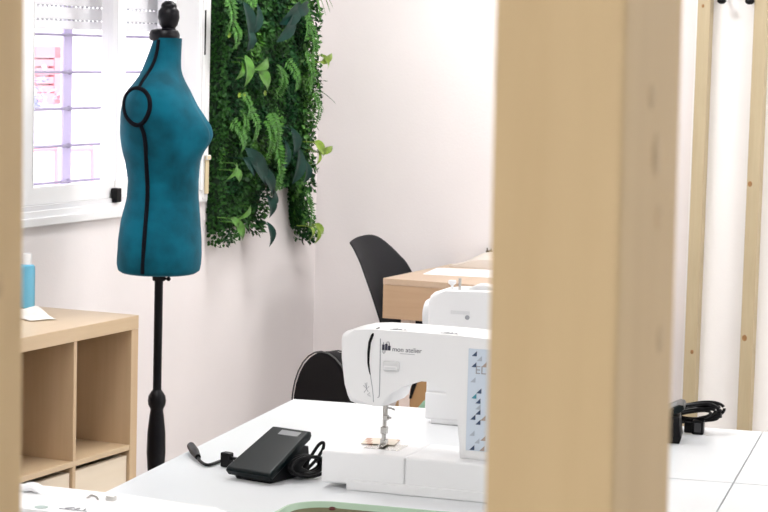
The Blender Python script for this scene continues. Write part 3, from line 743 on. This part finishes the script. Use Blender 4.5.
for a, b_, w_ in DK: big_leaf('dark_broad_leaf', gpx(*a), gpx(*b_), w_ * 1.15, LD, heart=.1)
YL = [((316, 62), (327, 52), .013), ((317, 55), (322, 70), .010), ((314, 152), (328, 146), .012), ((310, 142), (318, 158), .018), ((312, 150), (310, 166), .012), ((310, 224), (317, 236), .013), ((311, 226), (309, 244), .016), ((305, 226), (304, 240), .010)]
for a, b_, w_ in YL: big_leaf('yellow_green_leaf', gpx(*a), gpx(*b_), w_ * 1.15, LY)
def fern(a, b_, w_, n=16, m=LF):
    a = gpx(*a, .095); b_ = gpx(*b_, .10); d = b_ - a; s_ = d.normalized().cross(Vector((1, 0, 0))).normalized(); mb = MB()
    mb.tube([a, a.lerp(b_, .5) + Vector((.02, 0, 0)), b_], .0016, 6)
    for i in range(n):
        t = (i + .5) / n; c = a.lerp(b_, t) + Vector((.02 * sin(pi * t), 0, 0)); ww = w_ * (1 - .55 * t)
        for sg in (-1, 1):
            leaflet(mb, c, (s_ * sg + d.normalized() * .28 + Vector((random.uniform(-.1, .3), 0, 0))).normalized(), Vector((1, 0, .3)).normalized(), ww * 1.7, .0062 * (w_ / .03) + .001, 0)
    mb.build('fern_frond', m, gd, norm=False)
for f_ in [((227, -6), (228, 34), .030), ((231, 20), (234, 48), .024), ((246, -6), (249, 12), .022), ((272, 112), (273, 152), .03), ((274, 136), (277, 190), .032), ((268, 120), (266, 160), .025), ((278, 150), (272, 196), .022), ((300, -6), (306, 40), .024), ((309, 20), (312, 62), .022),
           ((306, 50), (310, 92), .022), ((281, 66), (276, 96), .03), ((287, 60), (296, 90), .022), ((244, 112), (238, 138), .022), ((250, 108), (254, 140), .022), ((232, 120), (243, 150), .022), ((243, 92), (247, 120), .018), ((314, 92), (316, 124), .018), ((306, 190), (309, 232), .016)]:
    fern(*f_)
for pts, r in [([(310, 94, .07), (321, 92, .09), (330, 98, .10), (336, 104, .10)], .003), ([(310, 96, .07), (319, 101, .09), (324, 110, .1)], .003), ([(314, -8, .07), (324, -4, .09), (330, 12, .1)], .004), ([(316, -8, .07), (322, 2, .09), (326, 16, .1)], .005),
               ([(316, -6, .07), (319, 6, .09), (320, 14, .1)], .005), ([(320, -8, .07), (328, -2, .09), (333, 8, .1)], .003)]:
    pts2 = smooth_path([gpx(x, y, m_) for x, y, m_ in pts], 5); n_ = len(pts2)
    MB().tube(pts2, [r * (1 - .8 * (i / (n_ - 1)) ** 2) for i in range(n_)], 6, flat=.3).build('grass_blade', L2, gd)
ro = MB()
for x, y in ((238, 95), (264, 93), (228, 35), (247, 15), (243, 96)):
    c = gpx(x, y, .10)
    for k in range(9):
        a = k * 2.4; r_ = .004 + .0011 * k
        leaflet(ro, c, Vector((.5, cos(a), sin(a))).normalized(), Vector((1, 0, 0)), .010 + r_ * .3, .005)
ro.build('rosette', LY, gd, norm=False)

# ------------------------------------------------------------------ desk at the back with its things
DZ = .80
dcor = onz(383, 278, DZ)
desk = thing('desk', 'oak desk with a deep apron against the back wall', 'desk', (dcor.x, dcor.y, 0), -WY)
DW, DD = .72, UB - dcor.dot(U) - .012
MB().box(0, DW, 0, DD, DZ - .022, DZ, .0015).build('desktop', DESKT, desk)
MB().box(.001, DW - .001, .001, .020, DZ - .140, DZ - .022, .001).box(.001, .02, .02, DD - .02, DZ - .140, DZ - .022, .001).box(DW - .02, DW - .001, .02, DD - .02, DZ - .140, DZ - .022, .001).build('apron', DESK, desk)
for x in (.058, DW - .08):
    for y in (.03, DD - .07): MB().box(x, x + .04, y, y + .04, 0, DZ - .022, .003).build('leg', PALEWOOD, desk)
def on_desk(x, y, z=DZ): return onz(x, y, z)
pp = MB(); c = on_desk(462, 272.5)
pa, pb, pc_2, pd_ = on_desk(423, 274.3), on_desk(437, 268.2), on_desk(510, 270.8), on_desk(512, 279)
pp.prism([((p_ - c).x, (p_ - c).y) for p_ in (pa, pd_, pc_2, pb)], 0, .0012, axis='z')
tag(pp.build('paper_sheet', PAPER, loc=(c.x, c.y, DZ + .0002)), 'white paper sheet on the oak desk in front of the cream linen', 'paper')
c2 = on_desk(452, 266)
fl = MB(); P = []
for j in range(9):
    P.append([(i / 14 * .36, j / 8 * .09 , .006 + .050 * sm(0, .36, i / 14) * (.55 + .45 * j / 8) + .003 * noise.noise(Vector((i * .6, j * .5, 2)))) for i in range(15)])
top = P; mbv = fl
rows_t = [[mbv.bm.verts.new(p) for p in r_] for r_ in top]; rows_b = [[mbv.bm.verts.new((p[0], p[1], 0)) for p in r_] for r_ in top]
for rows_ in (rows_t, rows_b):
    for a, b_ in zip(rows_, rows_[1:]):
        for k in range(len(a) - 1): mbv.bm.faces.new((a[k], a[k + 1], b_[k + 1], b_[k]))
for seq_t, seq_b in ((rows_t[0], rows_b[0]), (rows_t[-1], rows_b[-1]), ([r_[0] for r_ in rows_t], [r_[0] for r_ in rows_b]), ([r_[-1] for r_ in rows_t], [r_[-1] for r_ in rows_b])):
    for k in range(len(seq_t) - 1): mbv.bm.faces.new((seq_t[k], seq_t[k + 1], seq_b[k + 1], seq_b[k]))
uu = min(c2.dot(U), UB - .115)
tag(fl.build('folded_linen', LINEN, loc=W(UB - .125, c2.dot(M), DZ + .0003), rotz=-WY), 'folded cream linen on the oak desk near the back wall', 'fabric')
jp = W(UB - .13, 0, 0); 
jc = onpl(489, 262, W(UB - .016, 0, 0), U)
jar = thing('pencil_pot', 'small brown pot standing on the oak desk beside the wooden post', 'pot', W(UB - .016, jc.dot(M), DZ), -WY)
MB().lathe([(.013, 0), (.0135, .002), (.0135, .058), (.0115, .059), (.0115, .01), (.002, .009)], 24).build('pot', JAR, jar)
MB().tube([(-.006, 0, .012), (-.009, 0, .068)], .002, 6).tube([(.003, .003, .012), (.006, .005, .066)], .002, 6).build('pencil', BLK, jar)

# shell chair tucked under the desk
ch = thing('shell_chair', 'black plastic shell chair with beech legs behind the oak desk corner', 'chair', (0, 0, 0), -WY)
ctr = onpl(379, 237, W(7.33, 0, 0), U)
CX = ctr.dot(M) + .30
ch.location = W(7.25, CX, 0)
PRO = [(0, .215, .445, .17, .00, .012), (.12, .19, .462, .195, .0, .02), (.3, .02, .445, .215, .0, .03), (.45, -.10, .445, .22, .01, .045), (.53, -.145, .475, .22, .02, .04), (.62, -.17, .56, .215, .04, .015), (.78, -.225, .70, .21, .045, 0), (.9, -.28, .84, .203, .04, -.004), (.97, -.306, .90, .196, .03, -.006), (1, -.315, .917, .188, .02, -.010)]
P = []
for i in range(41):
    t = i / 40; x, z, hw, fwd, up = interp(PRO, t)
    P.append([(x + fwd * (k / 8) ** 2, hw * k / 8, z + up * (k / 8) ** 2 - sm(.8, 1, t) * (.055 if k > 0 else .004) * abs(k / 8) ** 2.6) for k in range(-8, 9)])
mb = MB(); mb.grid(P, thick=.006); shl = mb.build('shell', BLKM, ch, sharp=70)
sb = shl.modifiers.new('sub', 'SUBSURF'); sb.levels = 1; sb.render_levels = 1
for sx in (-1, 1):
    for sy in (-1, 1):
        MB().tube([(sx * .10 + .02, sy * .10, .435), (sx * .20 + .0, sy * .20, 0)], [.015, .010], 12).build('leg', BEECH, ch)
        MB().tube([(sx * .10 + .02, sy * .10, .43), (-sx * .135 + .005, sy * .155, .26)], .0045, 8).build('brace', BLK, ch)
MB().box(-.11, .15, -.12, .12, .430, .442, .003).build('mount_plate', BLK, ch)

# padded black chair behind the tables
c2p = onpl(383, 350, (0, 5.75, 0), Vector((0, 1, 0)))
pc2 = thing('padded_chair', 'black padded chair with a rounded back behind the white tables', 'chair', (c2p.x + .02, 5.78, 0), R(-60))
TOPZ = c2p.z
arch = [(-.155, .50), (-.175, .60)] + [(.18 * cos(R(180 - a)), (TOPZ - .17) + .17 * sin(R(a))) for a in range(0, 181, 12)] + [(.175, .60), (.155, .50)]
# local x = right, y = toward the front edge of the seat
MB().prism(arch, -.20, -.145, .016, 4).build('backrest', BLKF, pc2, sharp=60)
MB().tube([(x * 1.0, -.198, z) for x, z in arch[1:-1]], .0022, 8).tube([(x * 1.0, -.147, z) for x, z in arch[1:-1]], .0022, 8).build('piping', GREYP, pc2)
MB().box(-.19, .19, -.14, .22, .42, .475, .02, 4).build('seat', BLKF, pc2)
MB().box(-.02, .02, -.185, -.165, .40, .56, .004).box(-.02, .02, -.185, .0, .40, .418, .004).build('back_bracket', BLK, pc2)
for sx in (-1, 1):
    for sy in (-.12, .19): MB().tube([(sx * .16, sy, .425), (sx * .185, sy * 1.12, 0)], .011, 10).build('leg', BLK, pc2)

# cardboard box and sage bag under the machine's arm opening
bU = 6.62
bl_ = onpl(409.5, 395, W(bU, 0, 0), U).dot(M)
bxx = thing('cardboard_box', 'brown cardboard box with black strap on the floor before the desk', 'box', W(bU, bl_, 0), -WY)
MB().box(0, .30, 0, .22, 0, .56, .003).build('carton', CARD, bxx)
tz = onpl(416, 384, W(bU, 0, 0), U)
MB().prism([(.0, .44), (.008, .44), (.040, .535), (.048, .535), (.048, .561), (.018, .561), (.018, .535)], -.004, .002).build('strap', BLK, bxx)
gb_ = onpl(412, 404, W(bU - .16, 0, 0), U)
gbag = MB()
gm = gb_.dot(M)
gz = gb_.z
gbag.prism([(0, 0), (.26, 0), (.27, gz + .06), (.22, gz + .085), (.10, gz + .055), (.05, gz + .03), (.02, gz + .005), (0, gz - .02)], -.05, .05, .015, 3)
tag(gbag.build('sage_bag', GREENB, loc=W(bU - .08, gm, 0), rotz=-WY, sharp=60), 'sage green cloth bag standing in front of the cardboard box', 'bag')

# ------------------------------------------------------------------ wooden slats: back wall and foreground divider
def slat(name, label, w_, d_, loc, knots, m, group, bot=0):
    o = thing(name, label, 'wooden slat', loc, -WY, group)
    MB().box(0, w_, 0, d_, bot, CEIL, .0025, 2).build('board', m, o)
    if knots:
        for (x, z, r_) in knots: MB().lathe([(r_ * 1.2, 0), (r_ * .9, .0006), (r_ * .3, .001)], 16, mtx=Matrix.Translation((x, .0002, z)) @ Matrix.Rotation(R(90), 4, 'X') @ Matrix.Diagonal((1, 1.3, 1, 1))).build('knot', KNOT, o)
    return o
US = UB - .047
def slat_m(x, y): p = onpl(x, y, W(US, 0, 0), U); return p.dot(M), p.z
for (pxs, pw, lab, kn) in [((691, 170), 12.6, 'left pine slat on the back wall, seen right of the foreground post', [((703.0, 6), .0045), ((692, 352), .0055)]),
                           ((745, 214), 12.8, 'right pine slat on the back wall, near the right photo edge', [((750, 184), .007), ((744.5, 338), .008)])]:
    m_l = slat_m(pxs[0], pxs[1])[0]
    m0_ = slat_m(*{691: (691.2, 170), 745: (746.0, 200)}[pxs[0]])[0]
    kk = []
    for (kp, r_) in kn:
        a_, z_ = slat_m(*kp); kk.append((min(.038, max(.007, a_ - m0_)), z_, r_))
    slat('wall_slat', lab, .0455, .0468, W(US, m0_, 0), kk, PINEB, 'pine slats on the back wall')
DU = .740 * cos(WY) + .036 * sin(WY); DM = .036 * cos(WY) - .740 * sin(WY)
KNOTP = mat('faint_knot', (.585, .43, .24), .6, vary=.12, vscale=80)
for lab, off, tilt in (('large blurred foreground wooden post right of centre', -.0005, .55), ('blurred foreground wooden post along the left photo edge', -.2765, .35)):
    p_ = W(DU, DM + off, 0) - M * (1.5 * math.tan(-R(tilt)))
    o = slat('divider_post', lab, .0466, .066, p_, [], PINE, 'foreground divider posts')
    o.rotation_euler = (0, -R(tilt), -WY)
    for y_, z_, r_ in ((.030, 1.585, .0035), (.038, 1.565, .006), (.042, 1.543, .0035), (.048, 1.50, .004)):
        MB().lathe([(r_, -.0004), (r_ * .8, .0003), (r_ * .3, .0004)], 18, mtx=Matrix.Translation((.0466, y_, z_)) @ Matrix.Rotation(R(90), 4, 'Y') @ Matrix.Diagonal((1.5, 1, 1, 1))).build('knot', KNOTP, o)
# black hooks at the top right
hk = onpl(726, -6, W(UB, 0, 0), U)
hk.z -= .03
hr = thing('wall_hook_rack', 'black hook rack on the back wall at the top edge', 'hook rack', W(UB, hk.dot(M), hk.z), -WY)
MB().box(-.05, .13, -.012, 0, .02, .05, .003).build('rail', BLK, hr)
for x in (0, .088):
    MB().tube(smooth_path([(x, -.01, .035), (x, -.03, .02), (x, -.045, .004), (x + .002, -.05, .002)], 4), .006, 8).ball((x + (0 if x == 0 else .012), -.052, .005), .0165 if x == 0 else .017, sc_=(1, .8, .7), seg=14).build('hook', BLK, hr)

# ------------------------------------------------------------------ sky, sun, camera
wd = bpy.data.worlds.new('sky'); sc.world = wd; wd.use_nodes = True
nt = wd.node_tree; bg = nt.nodes['Background']
sky = nt.nodes.new('ShaderNodeTexSky'); sky.sky_type = 'HOSEK_WILKIE'; sky.turbidity = 6
sd = (M * .75 + Vector((0, 0, 1.0)) - U * .35).normalized(); sky.sun_direction = sd
mx = nt.nodes.new('ShaderNodeMix'); mx.data_type = 'RGBA'; mx.inputs[0].default_value = .6; mx.inputs[7].default_value = (1, .97, 1, 1)
nt.links.new(sky.outputs[0], mx.inputs[6]); nt.links.new(mx.outputs[2], bg.inputs[0]); bg.inputs[1].default_value = 3.2
sun = bpy.data.lights.new('sun', 'SUN'); sun.energy = 3.2; sun.angle = R(.6); sun.color = (1, .97, .94)
so = bpy.data.objects.new('sun', sun); COL.objects.link(so); so.rotation_euler = sd.to_track_quat('Z', 'Y').to_euler(); so.location = (0, 0, 8)
# daylight portal at the window
pt = bpy.data.lights.new('window_daylight', 'AREA'); pt.shape = 'RECTANGLE'; pt.size = 1.9; pt.size_y = 1.1; pt.cycles.is_portal = True
po = bpy.data.objects.new('window_daylight', pt); COL.objects.link(po); po.location = W((WU0 + WU1) / 2, M0 - .23, (WZ0 + WZ1) / 2)
po.rotation_euler = (-M).to_track_quat('Z', 'Y').to_euler()

cam = bpy.data.cameras.new('camera'); co = bpy.data.objects.new('camera', cam); COL.objects.link(co); sc.camera = co
mw = Matrix((RT, UP, -FW)).transposed().to_4x4(); mw.translation = EYEP; co.matrix_world = mw
cam.sensor_fit = 'HORIZONTAL'; cam.sensor_width = 36; cam.lens = FPX / 768 * 36; cam.clip_start = .02; cam.clip_end = 200
cam.dof.use_dof = True; cam.dof.focus_distance = 4.4; cam.dof.aperture_fstop = 30; cam.dof.aperture_blades = 0
vs = sc.view_settings; vs.view_transform = 'Standard'; vs.look = 'None'; vs.exposure = 0.45; vs.gamma = 1; vs.use_curve_mapping = False
